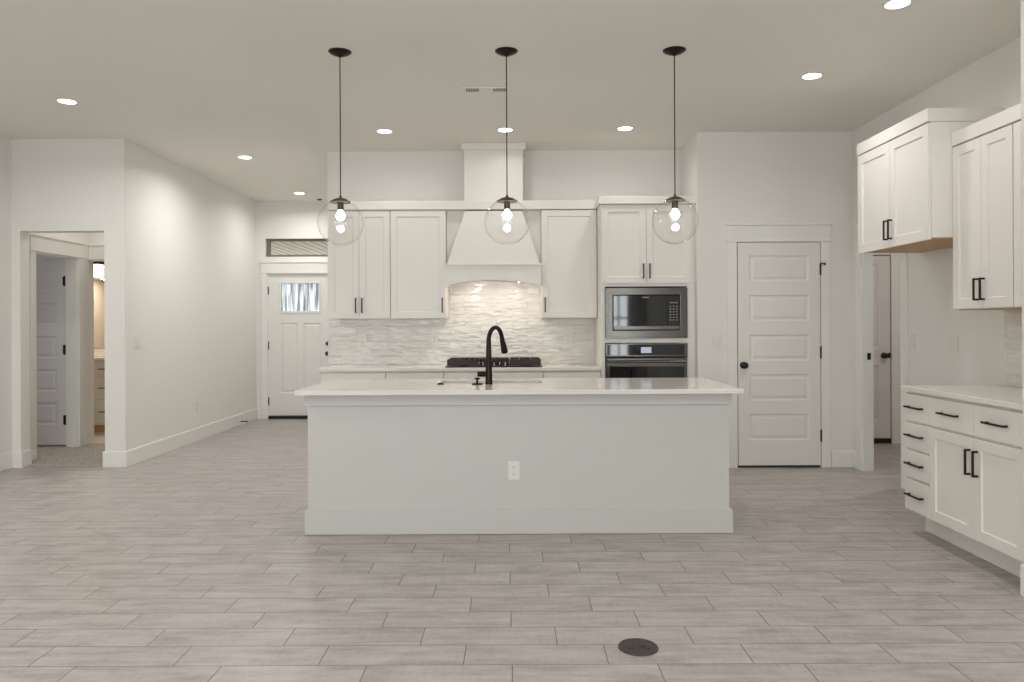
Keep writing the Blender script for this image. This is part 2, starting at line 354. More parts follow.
wall('wall_hall_back', 'x', -6.6, -3.71, 8.33, 8.43, openings=[(-4.71, -3.90, 0, 2.05)], label='off-white hall end wall with the bathroom doorway')
wall('wall_bath_left', 'y', 8.43, 9.75, -5.70, -5.60, m='bathwall', label='warm lit left bathroom wall')
wall('wall_bath_back', 'x', -6.6, -3.71, 9.75, 9.87, m='bathwall', label='warm lit bathroom wall behind the mirror')
wall('wall_bedroom_left', 'y', 6.96, 9.87, -6.7, -6.6, label='off-white bedroom wall')
wall('wall_bedroom_front', 'x', -6.6, -4.76, 6.957, 7.09, label='off-white bedroom wall beside the hall')
wall('wall_utility_back', 'x', 3.2, 5.0, 8.17, 8.29, openings=[(3.365, 4.125, 0, 2.05)], label='off-white wall seen through the right doorway')
wall('wall_utility_closet', 'x', 3.2, 5.0, 8.33, 8.4, label='off-white closet wall behind the utility door')
wall('wall_utility_right', 'y', 4.7, 8.4, 5.0, 5.1, label='off-white right wall of the utility passage')
wall('wall_utility_front', 'x', 3.2, 5.0, 4.7, 4.8, label='off-white front wall of the utility passage')
wins = [(-3.75, -2.25), (-1.45, .45), (2.20, 2.72)]
wall('wall_back', 'x', -4.76, 3.2, -3.6, -3.5, openings=[(a, b, .35, 2.55) for a, b in wins], label='off-white great room wall with three tall windows')
for i, (a, b) in enumerate(wins):
    r = empty('window_%d' % (i+2), ((a+b)/2, -3.55, 0), 'tall white-framed window, %s of the three behind the camera' % ('left', 'middle', 'right')[i], 'window', None, 'structure')
    mk('frame', boxes((a, a+.06, -3.59, -3.52, .35, 2.55), (b-.06, b, -3.59, -3.52, .35, 2.55), (a+.06, b-.06, -3.59, -3.52, .35, .41), (a+.06, b-.06, -3.59, -3.52, 2.49, 2.55),
                      ((a+b)/2-.02, (a+b)/2+.02, -3.58, -3.53, .41, 2.49), (a+.06, (a+b)/2-.02, -3.58, -3.53, 1.43, 1.47), ((a+b)/2+.02, b-.06, -3.58, -3.53, 1.43, 1.47)), 'trim', r, .002)
    mk('pane', boxes((a+.06, b-.06, -3.558, -3.552, .41, 2.49)), 'pane', r)
# hall carpet, bathroom floor, porch
tag(mk('floor_carpet', boxes((-4.69, -3.71, 7.09, 8.33, 0, .012), (-4.56, -3.78, 7.045, 7.09, 0, .012), (-6.6, -4.81, 7.09, 8.33, 0, .012), (-4.81, -4.69, 7.37, 8.10, 0, .012)), 'carpet'),
    'speckled beige carpet of the hall beyond the left opening', 'carpet', None, 'structure')
tag(mk('floor_bathroom', boxes((-5.60, -3.71, 8.43, 9.75, 0, .008), (-4.71, -3.90, 8.33, 8.43, 0, .010)), 'bathfloor'), 'beige bathroom floor', 'floor', None, 'structure')
tag(mk('ceiling_porch', boxes((-7.5, 1, 10.9, 17, 2.72, 2.80)), 'soffit'), 'boarded porch ceiling seen through the transom window', 'porch ceiling', None, 'structure')
tag(mk('floor_porch', boxes((-7.5, 1, 10.68, 17, -.12, -.02)), 'bathfloor'), 'concrete porch floor outside the front door', 'floor', None, 'structure')
area('porch_daylight', (-3, 16.8, 1.2), (math.radians(-90), 0, 0), 6, 2.2, 75, (1, .97, .9))

# baseboards (0.15 high)
def base(name, label, *runs):
    """runs: (kind, p0, p1, face) kind S/N along x, W/E along y; the board sits on 'face' projecting outwards"""
    bm = bmesh.new(); t = .016
    for k, p0, p1, c in runs:
        lo, hi = (c-t, c) if k in 'SW' else (c, c+t)
        def quadprism(l, h, z0, z1):
            if k in 'SN': box(bm, p0, p1, l, h, z0, z1)
            else: box(bm, l, h, p0, p1, z0, z1)
        quadprism(lo, hi, 0, .150)
    return struct(name, bm, 'trim', label, 'baseboard', .004)
base('baseboard_entry_left', 'white baseboard along the long left wall', ('E', 6.941, 10.53, -3.59))
base('baseboard_hall', 'white baseboard around the left hall opening', ('S', -3.796, -3.5901, 6.957), ('S', -4.64, -4.544, 6.957), ('E', 6.957, 7.09, -4.56), ('W', 6.957, 7.09, -3.78))
base('baseboard_left', 'white baseboard on the far left wall', ('E', -3.5, 6.94, -4.64))
base('baseboard_entry', 'white baseboard beside the front door', ('S', -3.574, -3.517, 10.53), ('S', -2.41, -1.845, 10.53))
base('baseboard_pantry', 'white baseboard beside the five-panel door', ('S', 1.687, 1.95, 6.82), ('S', 2.895, 3.084, 6.82))
base('baseboard_right', 'white baseboard on the right wall by the doorway', ('W', 6.73, 6.82, 3.10), ('W', 4.74, 5.865, 3.10), ('W', -3.5, 3.0, 3.10))
base('baseboard_right_return', 'white baseboard wrapping the wall stub at the right edge', ('W', 2.984, 3.600, 2.448), ('S', 2.448, 3.08, 3.0))
base('baseboard_kitchen', 'white baseboard on the kitchen wall end', ('S', -1.845, -1.765, 7.52))
base('baseboard_hall_left', 'white baseboard on the hall side wall', ('E', 8.20, 8.33, -4.69), ('E', 7.09, 7.27, -4.69))
base('baseboard_utility', 'white baseboard in the utility passage', ('S', 4.24, 5.0, 8.17), ('S', 3.216, 3.25, 8.17))

# door casings with craftsman head
def casing(name, f, u0, u1, ztop, label, w=.085, t=.018):
    bm = bmesh.new()
    fbox(bm, f, u0-w, u0, 0, t, 0, ztop); fbox(bm, f, u1, u1+w, 0, t, 0, ztop)
    fbox(bm, f, u0-w-.01, u1+w+.01, 0, t+.008, ztop, ztop+.018)
    fbox(bm, f, u0-w, u1+w, 0, t+.002, ztop+.018, ztop+.150)
    fbox(bm, f, u0-w-.018, u1+w+.018, 0, t+.014, ztop+.150, ztop+.172)
    return struct(name, bm, 'trim', label, 'door casing', .002)
casing('trim_1', F('S', 6.82), 2.043, 2.805, 2.05, 'white craftsman casing around the closed five-panel door')
casing('trim_2', F('W', 3.10), 5.955, 6.640, 2.05, 'white craftsman casing around the doorway in the right wall')
casing('trim_3', F('S', 10.53), -3.43, -2.50, 2.04, 'white craftsman casing around the front door')
casing('trim_4', F('E', -4.69), 7.37, 8.10, 2.05, 'white craftsman casing around the bedroom doorway in the hall')
struct('trim_5', boxes((-3.90, -3.815, 8.312, 8.3299, 0, 2.05), (-4.688, -3.80, 8.304, 8.3299, 2.05, 2.068), (-4.688, -3.815, 8.310, 8.3299, 2.068, 2.20), (-4.688, -3.80, 8.298, 8.3299, 2.20, 2.222)), 'trim', 'white casing around the bathroom doorway', 'door casing', .002)
casing('trim_6', F('S', 8.17), 3.365, 4.125, 2.05, 'white casing around the door in the utility passage')
# jambs
def jamb(name, kind, a0, a1, b0, b1, label, ztop=2.05, t=.018, m='trim'):
    bm = bmesh.new()
    if kind == 'x': box(bm, a0, a0+t, b0, b1, 0, ztop); box(bm, a1-t, a1, b0, b1, 0, ztop); box(bm, a0+t, a1-t, b0, b1, ztop-t, ztop)
    else: box(bm, b0, b1, a0, a0+t, 0, ztop); box(bm, b0, b1, a1-t, a1, 0, ztop); box(bm, b0, b1, a0+t, a1-t, ztop-t, ztop)
    return struct(name, bm, m, label, 'door jamb', .001)
jamb('trim_7', 'x', 2.0431, 2.8049, 6.83, 6.94, 'white jamb of the closed five-panel door', t=.005)
jr = jamb('trim_8', 'y', 5.955, 6.640, 3.10, 3.19, 'white jamb of the doorway in the right wall')
jamb('trim_9', 'y', 7.37, 8.10, -4.81, -4.69, 'white jamb of the bedroom doorway in the hall')
jamb('trim_10', 'x', -4.71, -3.90, 8.331, 8.43, 'white jamb of the bathroom doorway', t=.010)
jamb('trim_11', 'x', -3.43, -2.50, 10.53, 10.67, 'white jamb of the front door', ztop=2.04, t=.012)
mk('strike_plate', boxes((3.135, 3.165, 6.617, 6.623, .985, 1.045)), 'black', jr, label='black strike plate')

# ------------------------------------------------------------------ doors
RP = [(.004, .002), (.012, .010), (.026, .010), (.044, .003)]         # raised panel profile
def five_panels(u0, u1, zb=.012, zt=2.042, st=.10):
    ph = .240; gap = .120; top = zt-.113; out = []
    for k in range(5):
        z1 = top-k*(ph+gap); out.append((u0+st, u1-st, z1-ph, z1))
    return out
def round_knob(f, u, z, o0, parent, name='knob', r=.030):
    bm = bmesh.new()
    prof = [(.032, 0), (.032, .006), (.026, .010), (.011, .014), (.011, .030), (.022, .036), (r, .046), (r, .056), (.022, .064), (.008, .067)]
    c = f(u, o0, z); n = 24; rings = []
    for rr, h in prof:
        ring = []
        for i in range(n):
            a = 2*math.pi*i/n; ring.append(bm.verts.new(f(u+rr*math.cos(a), o0+h, z+rr*math.sin(a))))
        rings.append(ring)
    for a, b in zip(rings, rings[1:]):
        for i in range(n): bm.faces.new((a[i], a[(i+1) % n], b[(i+1) % n], b[i]))
    bm.faces.new(rings[0]); bm.faces.new(rings[-1])
    return mk(name, bm, 'black', parent, smooth=True, label='round black knob')
def hinge(f, u, z, o0, parent, h=.10, wl=.012, extra=False):
    bm = bmesh.new()
    fbox(bm, f, u-wl/2, u+wl/2, o0, o0+.010, z-h/2, z+h/2)
    fbox(bm, f, u-.004, u+.004, o0+.010, o0+.014, z-h/2-.008, z+h/2+.008)
    if extra: fbox(bm, f, u-.006, u+.036, o0+.012, o0+.022, z+h/2-.002, z+h/2+.006); fbox(bm, f, u+.026, u+.036, o0+.012, o0+.03, z+h/2-.014, z+h/2+.006)
    return mk('hinge', bm, 'black', parent, label='black hinge')
# closed pantry door
f = F('S', 6.842)
d = empty('door_1', (2.424, 6.85, 0), 'closed white five-panel door with round black knob, right of the ovens', 'door', None, 'structure')
mk('slab', panelled(f, 2.051, 2.797, .022, 2.042, .035, five_panels(2.051, 2.797), RP, 0), 'door', d)
mk('gap_shade', boxes((2.05, 2.80, 6.825, 6.86, .001, .020)), 'slot', d)  # dark strip standing for the shade in the gap under the door
round_knob(f, 2.098, .932, .035, d)
for k, z in enumerate((1.80, 1.045, .29)): hinge(f, 2.800, z, .035, d, extra=(k == 0))
# front door with divided lite
f = F('S', 10.585)
d = empty('door_2', (-2.965, 10.6, 0), 'white front door with a small divided window, at the end of the left passage', 'door', None, 'structure')
LT = (-3.245, -2.705, 1.505, 1.905)
P = [LT, (-3.26, -3.01, .36, 1.345), (-2.94, -2.69, .36, 1.345)]
mk('slab', panelled(f, -3.418, -2.512, .045, 2.026, .045, P, RP, 0, skip=(0,)), 'door', d)
mk('glass', boxes((LT[0]+.006, LT[1]-.006, 10.560, 10.568, LT[2]+.006, LT[3]-.006)), 'reeded', d)
bm = boxes(*[(x-.009, x+.009, 10.542, 10.558, LT[2]+.02, LT[3]-.02) for x in (-3.065, -2.885)])
box(bm, LT[0]-.012, LT[1]+.012, 10.530, 10.540, LT[3]-.004, LT[3]+.02); box(bm, LT[0]-.012, LT[1]+.012, 10.530, 10.540, LT[2]-.02, LT[2]+.004)
box(bm, LT[0]-.012, LT[0]+.006, 10.530, 10.540, LT[2]+.004, LT[3]-.004); box(bm, LT[1]-.006, LT[1]+.012, 10.530, 10.540, LT[2]+.004, LT[3]-.004)
mk('glazing_bar', bm, 'trim', d, .001)
mk('threshold', boxes((-3.418, -2.512, 10.50, 10.62, .001, .040)), 'darkgap', d, label='dark metal threshold')
round_knob(f, -2.585, .915, .045, d); round_knob(f, -2.585, 1.055, .045, d, 'deadbolt', .024)
for z in (1.80, 1.03, .25): hinge(f, -3.421, z, .045, d)
# bedroom door, standing open square to the hall wall
f = F('S', 8.145)
d = empty('door_3', (-5.15, 8.12, .012), 'open white panelled bedroom door seen through the left hall opening', 'door', None, 'structure')
mk('slab', panelled(f, -5.545, -4.825, .030, 2.042, .035, five_panels(-5.545, -4.825), RP, 0), 'doorshade', d)
for z in (1.80, 1.06, .30):
    mk('hinge', boxes((-4.850, -4.800, 8.098, 8.108, z-.05, z+.05), (-4.828, -4.818, 8.090, 8.098, z-.055, z+.055)), 'black', d, label='black hinge')
# utility door
f = F('S', 8.20)
d = empty('door_4', (3.745, 8.22, 0), 'white panelled door with black knob seen through the right doorway', 'door', None, 'structure')
mk('slab', panelled(f, 3.373, 4.117, .055, 2.042, .035, [(3.503, 3.987, 1.037, 1.95), (3.503, 3.987, .25, .85)], RP, 0), 'doorshade', d)
mk('gap_shade', boxes((3.372, 4.118, 8.155, 8.22, .001, .052)), 'darkgap', d)  # dark fill painting the shaded gap below this door
round_knob(f, 4.045, .955, .035, d)
mk('strike_plate', boxes((4.095, 4.117, 8.158, 8.165, .93, .985)), 'black', d)

# transom window above the front door
x0, x1, z0, z1 = -3.458, -2.47, 2.275, 2.53
r = empty('window_1', (-2.964, 10.6, 2.4), 'narrow brown-framed transom window above the front door', 'window', None, 'structure')
mk('frame', boxes((x0, x1, 10.575, 10.64, z0, z0+.032), (x0, x1, 10.575, 10.64, z1-.032, z1), (x0, x0+.045, 10.575, 10.64, z0+.032, z1-.032), (x1-.045, x1, 10.575, 10.64, z0+.032, z1-.032)), 'brownframe', r, .002)
mk('pane', boxes((x0+.045, x1-.045, 10.60, 10.606, z0+.032, z1-.032)), 'pane', r)

# ------------------------------------------------------------------ kitchen wall cabinets
def upper(name, x0, x1, z0, z1, yf, yb, doors, handles, label, group=None):
    c = empty(name, ((x0+x1)/2, yb, z0), label, 'cabinet', group)
    mk('body', boxes((x0, x1, yf, yb, z0, z1)), 'cab', c, .0015)
    f = F('S', yf)
    for (a, b), (hu, hz) in zip(doors, handles):
        d = mk('door', shaker(f, a, b, z0+.006, z1-.006, .001), 'cab', c, .0012)
        pull(f, hu, hz, .142, .021, True, d)
    return c
UG = 'white shaker upper cabinets on the range wall'
upper('wall_cabinet', -1.757, -1.163, 1.370, 2.410, 7.19, 7.52, [(-1.754, -1.4615), (-1.4585, -1.165)], [(-1.490, 1.497), (-1.430, 1.497)],
      'white two-door shaker wall cabinet, leftmost on the range wall', UG)
upper('wall_cabinet', -1.161, -.630, 1.370, 2.410, 7.19, 7.52, [(-1.158, -.633)], [(-.664, 1.497)],
      'white single-door shaker wall cabinet touching the left side of the range hood', UG)
upper('wall_cabinet', .284, .815, 1.370, 2.410, 7.19, 7.52, [(.287, .812)], [(.317, 1.497)],
      'white single-door shaker wall cabinet between the range hood and the ovens', UG)
struct('trim_12', boxes((-1.757, .815, 7.155, 7.50, 2.411, 2.495)), 'cab', 'white flat crown board running over the range wall cabinets', 'crown molding', .002)
# tall oven cabinet
c = empty('oven_cabinet', (1.25, 7.52, 0), 'tall white cabinet holding the microwave and wall oven', 'cabinet')
yf = 6.90
mk('body', boxes((.819, .826, yf, 7.515, .11, 2.41), (1.66, 1.686, yf, 7.515, .11, 2.41), (.826, 1.66, 7.44, 7.515, .11, 2.41),
                 (.826, 1.66, yf, 7.44, 1.655, 2.41), (.826, 1.66, yf, 7.44, 1.137, 1.180), (.826, 1.66, yf, 7.44, .11, .43),
                 (.826, .856, yf, 7.44, 1.180, 1.655), (1.612, 1.66, yf, 7.44, 1.180, 1.655), (.826, .856, yf, 7.44, .43, 1.137), (1.612, 1.66, yf, 7.44, .43, 1.137)), 'cab', c)
mk('toe_kick', boxes((.819, 1.686, yf+.07, 7.515, .001, .11)), 'cab', c)
f = F('S', yf)
for a, b, hu in ((.826, 1.2335, 1.206), (1.2365, 1.640, 1.263)):
    d = mk('door', shaker(f, a, b, 1.685, 2.400, .001), 'cab', c, .0012); pull(f, hu, 1.795, .136, .021, True, d)
mk('drawer', shaker(f, .826, 1.640, .125, .425, .001), 'cab', c, .0012)
mk('crown', boxes((.800, 1.686, 6.862, 7.50, 2.411, 2.482)), 'cab', c, .002)
# built-in microwave
f = F('S', 6.898)
t = empty('microwave', (1.234, 7.1, 1.18), 'built-in microwave with black glass door in a wide stainless trim frame', 'microwave')
MX0, MX1, MZ0, MZ1 = .858, 1.610, 1.183, 1.640
mk('housing', boxes((.875, 1.593, 6.92, 7.40, 1.192, 1.648)), 'slot', t)
mk('trim_frame', panelled(F('S', 6.899), MX0, MX1, MZ0, MZ1, .023, [(MX0+.065, MX1-.065, MZ0+.066, MZ1-.062)], [], 0, skip=(0,)), 'steel', t, .002)
d = mk('door', boxes((.930, 1.422, 6.872, 6.898, 1.256, 1.571)), 'glassblack', t, .002)
mk('door_strip', boxes((.934, 1.536, 6.866, 6.8715, 1.258, 1.290)), 'steel', d, .001, label='stainless strip along the bottom of the door')
k = mk('control_panel', boxes((1.424, 1.538, 6.872, 6.898, 1.256, 1.571)), 'glassblack', t, .002)
bm = bmesh.new()
for i in range(3):
    for j in range(6):
        x, z = 1.452+i*.029, 1.470-j*.025; box(bm, x-.007, x+.007, 6.8695, 6.8718, z-.004, z+.004)
box(bm, 1.446, 1.520, 6.8695, 6.8718, 1.500, 1.508)
mk('buttons', bm, 'keys', k)
mk('badge', boxes((1.195, 1.255, 6.8695, 6.8718, 1.548, 1.558)), 'keys', d)
# wall oven
t = empty('wall_oven', (1.234, 7.1, .43), 'stainless and black glass wall oven with bar handle below the microwave', 'oven')
mk('housing', boxes((.875, 1.593, 6.925, 7.40, .436, 1.128)), 'slot', t)
p = mk('control_panel', boxes((MX0, MX1, 6.872, 6.899, 1.010, 1.133)), 'steel', t, .004)
mk('glass', boxes((MX0+.016, MX1-.030, 6.868, 6.8715, 1.024, 1.122)), 'glassblack', p, .001)
mk('display', boxes((1.180, 1.275, 6.8655, 6.8675, 1.044, 1.098)), 'display', p)
d = mk('door', boxes((MX0+.006, MX1-.006, 6.868, 6.899, .470, .998)), 'steel', t, .004)
mk('window', boxes((MX0+.035, MX1-.035, 6.864, 6.8675, .540, .920)), 'glassblack', d, .001)
bm = tube(bmesh.new(), [(MX0+.02, 6.824, .966), (MX1-.02, 6.824, .966)], .0125)
box(bm, MX0+.045, MX0+.065, 6.828, 6.868, .957, .975); box(bm, MX1-.065, MX1-.045, 6.828, 6.868, .957, .975)
mk('handle', bm, 'steel', d, smooth=True)
mk('lower_vent', boxes((MX0, MX1, 6.876, 6.899, .432, .466)), 'steel', t, .002)

# ------------------------------------------------------------------ kitchen base cabinets and top
def basecab(x0, x1, label):
    c = empty('base_cabinet', ((x0+x1)/2, 7.5, 0), label, 'cabinet', 'white base cabinets along the range wall')
    yf = 6.93; f = F('S', yf)
    mk('body', boxes((x0, x1, yf, 7.519, .11, .882)), 'cab', c, .001)
    mk('toe_kick', boxes((x0, x1, yf+.07, 7.50, .001, .109)), 'cab', c)
    d = mk('drawer', flat_front(f, x0+.003, x1-.003, .705, .868, .001), 'cab', c, .002)
    pull(f, (x0+x1)/2, .785, .19, .021, False, d)
    m = (x0+x1)/2
    for a, b, hu in ((x0+.003, m-.0015, m-.03), (m+.0015, x1-.003, m+.03)):
        d = mk('door', shaker(f, a, b, .12, .695, .001), 'cab', c, .0012); pull(f, hu, .60, .138, .021, True, d)
basecab(-1.760, -1.166, 'white base cabinet at the left end of the range wall counter')
basecab(-1.164, -.632, 'white base cabinet just left of the gas cooktop')
basecab(-.630, .286, 'wide white base cabinet under the gas cooktop')
basecab(.288, .817, 'white base cabinet between the cooktop and the ovens')
tag(mk('countertop', boxes((-1.790, .817, 6.885, 7.508, .884, .914)), 'quartz', None, .003), 'white quartz countertop along the range wall behind the island', 'countertop')
struct('wall_backsplash', boxes((-1.843, .818, 7.508, 7.5195, .915, 1.369), (-.629, .283, 7.508, 7.5195, 1.369, 1.88)), 'splash',
       'glossy wavy white brick tile backsplash behind the cooktop', 'backsplash')

# ------------------------------------------------------------------ range hood
h = empty('range_hood', (-.173, 7.52, 1.674), 'white painted range hood with arched valance, tapered front and chimney box', 'range hood')
XL, XR = -.622, .277
def prism(bm, lo, hi):
    """lo/hi = (x0, x1, y0, y1, z)"""
    v = []
    for x0, x1, y0, y1, z in (lo, hi):
        v += [bm.verts.new(p) for p in ((x0, y0, z), (x1, y0, z), (x1, y1, z), (x0, y1, z))]
    for q in ((0,3,2,1),(4,5,6,7),(0,1,5,4),(1,2,6,5),(2,3,7,6),(3,0,4,7)): bm.faces.new([v[i] for i in q])
    return bm
mk('chimney', boxes((-.453, .111, 7.20, 7.518, 2.496, 2.985)), 'cab', h, .002)
mk('chimney_crown', boxes((-.478, .136, 7.172, 7.518, 2.985, 3.049)), 'cab', h, .002)
mk('tapered_front', prism(bmesh.new(), (-.605, .262, 7.035, 7.24, 1.882), (-.445, .100, 7.165, 7.24, 2.395)), 'cab', h, .002)
mk('back_panel', boxes((-.628, .282, 7.245, 7.507, 1.882, 2.410)), 'cab', h, .001)
mk('ledge', boxes((XL-.006, XR+.006, 7.005, 7.17, 1.864, 1.881), (-.628, .282, 7.17, 7.50, 1.864, 1.881)), 'cab', h, .003)
bm = bmesh.new(); n = 24; top, bot = [], []
for i in range(n+1):
    u = i/n; x = XL+(XR-XL)*u
    if u < .0001 or u > .9999: zz = 1.674
    else:
        k = (u-.03)/.94; zz = 1.674 if k < 0 or k > 1 else 1.680+.050*(1-(2*k-1)**2)
    top.append((x, 1.864)); bot.append((x, zz))
fr = [[bm.verts.new((x, y, z)) for x, z in top] for y in (7.02, 7.045)]; fb = [[bm.verts.new((x, y, z)) for x, z in bot] for y in (7.02, 7.045)]
for i in range(n):
    for s in (0, 1): bm.faces.new((fr[s][i], fr[s][i+1], fb[s][i+1], fb[s][i]))
    bm.faces.new((fr[0][i], fr[0][i+1], fr[1][i+1], fr[1][i])); bm.faces.new((fb[0][i], fb[0][i+1], fb[1][i+1], fb[1][i]))
for i in (0, n): bm.faces.new((fr[0][i], fb[0][i], fb[1][i], fr[1][i]))
mk('valance', bm, 'cab', h)
mk('side_board', boxes((XL, XL+.02, 7.046, 7.189, 1.674, 1.863)), 'cab', h, .001)
mk('side_board', boxes((XR-.02, XR, 7.046, 7.189, 1.674, 1.863)), 'cab', h, .001)
lin = mk('liner', boxes((XL+.021, XR-.021, 7.046, 7.50, 1.792, 1.862)), 'steel', h, .002)
for x in (-.36, .02):
    mk('lamp', lathe(bmesh.new(), [(.03, 1.787), (.03, 1.7915)], (x, 7.13, 0), n=20), 'lens', lin)
    area('hood_light', (x, 7.13, 1.783), (0, 0, 0), .06, .06, 2.0, (1, .88, .74), 'DISK')

# ------------------------------------------------------------------ gas cooktop
g = empty('gas_cooktop', (-.168, 7.2, .914), 'black gas cooktop with cast iron grates on the counter under the hood', 'cooktop')
CX0, CX1 = -.616, .280
mk('tray', boxes((CX0, CX1, 6.945, 7.455, .9145, .924)), 'bronze', g, .003, label='dark cooktop tray')
def grate(x0, x1, y0, y1):
    bm = bmesh.new(); b = .012; zt = .985; zb = .957
    box(bm, x0, x1, y0, y0+b, .934, zt); box(bm, x0, x1, y1-b, y1, zb, zt); box(bm, x0, x0+b, y0+b, y1-b, zb, zt); box(bm, x1-b, x1, y0+b, y1-b, zb, zt)
    for x in (x0, x1-b):
        for y in (y0, y1-b): box(bm, x+.0001, x+b-.0001, y+.0001, y+b-.0001, .925, zb-.03 if y == y0 else zb)
    nx = max(3, round((x1-x0)/.05))
    for i in range(1, nx): x = x0+(x1-x0)*i/nx; box(bm, x-.004, x+.004, y0+b, y1-b, zb+.008, zt)
    for y in (y0+(y1-y0)/3, y0+(y1-y0)*2/3): box(bm, x0+b, x1-b, y-.004, y+.004, zb+.004, zt-.006)
    return mk('grate', bm, 'iron', g, .0015)
grate(CX0+.012, CX0+.305, 6.965, 7.435); grate(CX0+.310, CX1-.310, 7.10, 7.435); grate(CX1-.305, CX1-.012, 6.965, 7.435)
for x, y, r in ((-.46, 7.08, .042), (-.46, 7.32, .034), (-.168, 7.26, .055), (.125, 7.08, .034), (.125, 7.32, .042)):
    bm = lathe(bmesh.new(), [(r+.012, .9245), (r+.012, .934), (r, .936), (r, .946), (r-.008, .950)], (x, y, 0), n=28); mk('burner', bm, 'iron', g, smooth=True)
for i in range(5):
    x = -.168+(i-2)*.052
    k = mk('knob', lathe(bmesh.new(), [(.021, .9245), (.021, .930), (.017, .933), (.0155, .956), (.013, .959)], (x, 7.00+(.045 if i % 2 else 0), 0), n=24), 'steel', g, smooth=True, label='stainless control knob')

# ------------------------------------------------------------------ island
def ring_slab(X0, X1, Y0, Y1, a0, a1, b0, b1, z0, z1):
    bm = bmesh.new(); xs, ys = (X0, a0, a1, X1), (Y0, b0, b1, Y1)
    V = {(i, j, k): bm.verts.new((xs[i], ys[j], (z0, z1)[k])) for i in range(4) for j in range(4) for k in range(2)}
    for i in range(3):
        for j in range(3):
            if i == 1 and j == 1: continue
            for k in (0, 1): bm.faces.new([V[i, j, k], V[i+1, j, k], V[i+1, j+1, k], V[i, j+1, k]])
    for i in range(3):
        for j in (0, 3): bm.faces.new([V[i, j, 0], V[i+1, j, 0], V[i+1, j, 1], V[i, j, 1]]); bm.faces.new([V[j, i, 0], V[j, i+1, 0], V[j, i+1, 1], V[j, i, 1]])
    for j in (1, 2): bm.faces.new([V[1, j, 0], V[2, j, 0], V[2, j, 1], V[1, j, 1]]); bm.faces.new([V[j, 1, 0], V[j, 2, 0], V[j, 2, 1], V[j, 1, 1]])
    return bm
I = empty('kitchen_island', (.037, 5.1, 0), 'long white painted kitchen island with a plain panelled front', 'kitchen island')
bm = ring_slab(-1.283, 1.356, 4.700, 5.50, -.52, .225, 5.105, 5.45, .66, .8785); box(bm, -1.283, 1.356, 4.700, 5.50, .001, .6599)
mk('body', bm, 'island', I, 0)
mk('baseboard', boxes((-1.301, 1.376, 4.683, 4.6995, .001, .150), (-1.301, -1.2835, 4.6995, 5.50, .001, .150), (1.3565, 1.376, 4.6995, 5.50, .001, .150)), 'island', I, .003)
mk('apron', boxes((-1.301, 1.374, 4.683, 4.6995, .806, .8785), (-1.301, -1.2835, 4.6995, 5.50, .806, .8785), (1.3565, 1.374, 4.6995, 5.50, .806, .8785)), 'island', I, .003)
fN = lambda u, o, z: (u, 5.501+o, z)
for a, b in ((-1.27, -.84), (-.836, -.56), (-.556, .25), (.254, .80), (.804, 1.34)):
    d = mk('door', shaker(fN, a, b, .12, .865, .001), 'cab', I, .0012); pull(fN, b-.04, .74, .138, .021, True, d)
# (ring_slab is defined above)
SX0, SX1, SY0, SY1 = -.500, .205, 5.125, 5.430
tag(mk('island_countertop', ring_slab(-1.339, 1.421, 4.602, 5.600, SX0, SX1, SY0, SY1, .879, .908), 'quartz', None, .003), 'white quartz island countertop with an undermount sink cut-out', 'countertop')
k = empty('sink', (-.147, 5.28, .68), 'pale undermount sink set in the island countertop', 'sink')
e = .012
mk('basin', boxes((SX0-e, SX1+e, SY0-e, SY1+e, .690, .702), (SX0-e, SX0-.001, SY0-e, SY1+e, .702, .8788), (SX1+.001, SX1+e, SY0-e, SY1+e, .702, .8788),
                  (SX0-.001, SX1+.001, SY0-e, SY0-.001, .702, .8788), (SX0-.001, SX1+.001, SY1+.001, SY1+e, .702, .8788)), 'sink', k)
mk('drain', lathe(bmesh.new(), [(.045, .7022), (.045, .705), (.03, .7045)], (-.147, 5.28, 0), n=24), 'bronze', k, smooth=True)
# faucet
FX, FY = -.158, 5.070
q = empty('kitchen_faucet', (FX, FY, .908), 'black gooseneck pull-down faucet standing on the island beside the sink', 'faucet')
dv = Vector((.088, .17, 0)); rr = .0925
pts = [(FX, FY, .909), (FX, FY, .913), (FX, FY, .96), (FX, FY, 1.02), (FX, FY, 1.10), (FX, FY, 1.17), (FX, FY, 1.198)]
rad = [.025, .0245, .0235, .0220, .0190, .0168, .0160]
for i in range(1, 17):
    a = math.pi*i/16*.93; p = Vector((FX, FY, 1.198)) + dv*(.5*(1-math.cos(a))) + Vector((0, 0, .092*math.sin(a))); pts.append(tuple(p)); rad.append(.0155-.0005*min(i, 4)/4)
mk('spout', tube(bmesh.new(), pts, rad, 20), 'bronze', q, smooth=True)
e0 = Vector(pts[-1]); dd = (Vector(pts[-1])-Vector(pts[-2])).normalized(); dd = (dd + Vector((.03, .04, 0))).normalized()
mk('spray_head', tube(bmesh.new(), [e0+dd*t for t in (.001, .004, .03, .070, .108, .113)], [.0160, .0165, .0185, .0215, .0245, .0220], 20), 'bronze', q, smooth=True)
bm = lathe(bmesh.new(), [(.012, 0), (.0185, -.010), (.0185, -.050), (.0165, -.051), (.0165, -.054), (.019, -.055), (.019, -.063), (.014, -.066)], (FX-.012, FY-.002, .976), 'x', 24)
mk('handle', bm, 'bronze', q, smooth=True)
r = empty('soap_dispenser', (-.236, 5.055, .908), 'small dark T-shaped pump on a round base, left of the faucet', 'soap pump')
mk('base', lathe(bmesh.new(), [(.038, .9085), (.038, .913), (.030, .916), (.010, .917)], (-.236, 5.055, 0), n=28), 'bronze', r, smooth=True)
mk('pump', lathe(bmesh.new(), [(.007, .917), (.007, .940), (.019, .942), (.019, .950), (.015, .953)], (-.236, 5.055, 0), n=24), 'bronze', r, smooth=True)
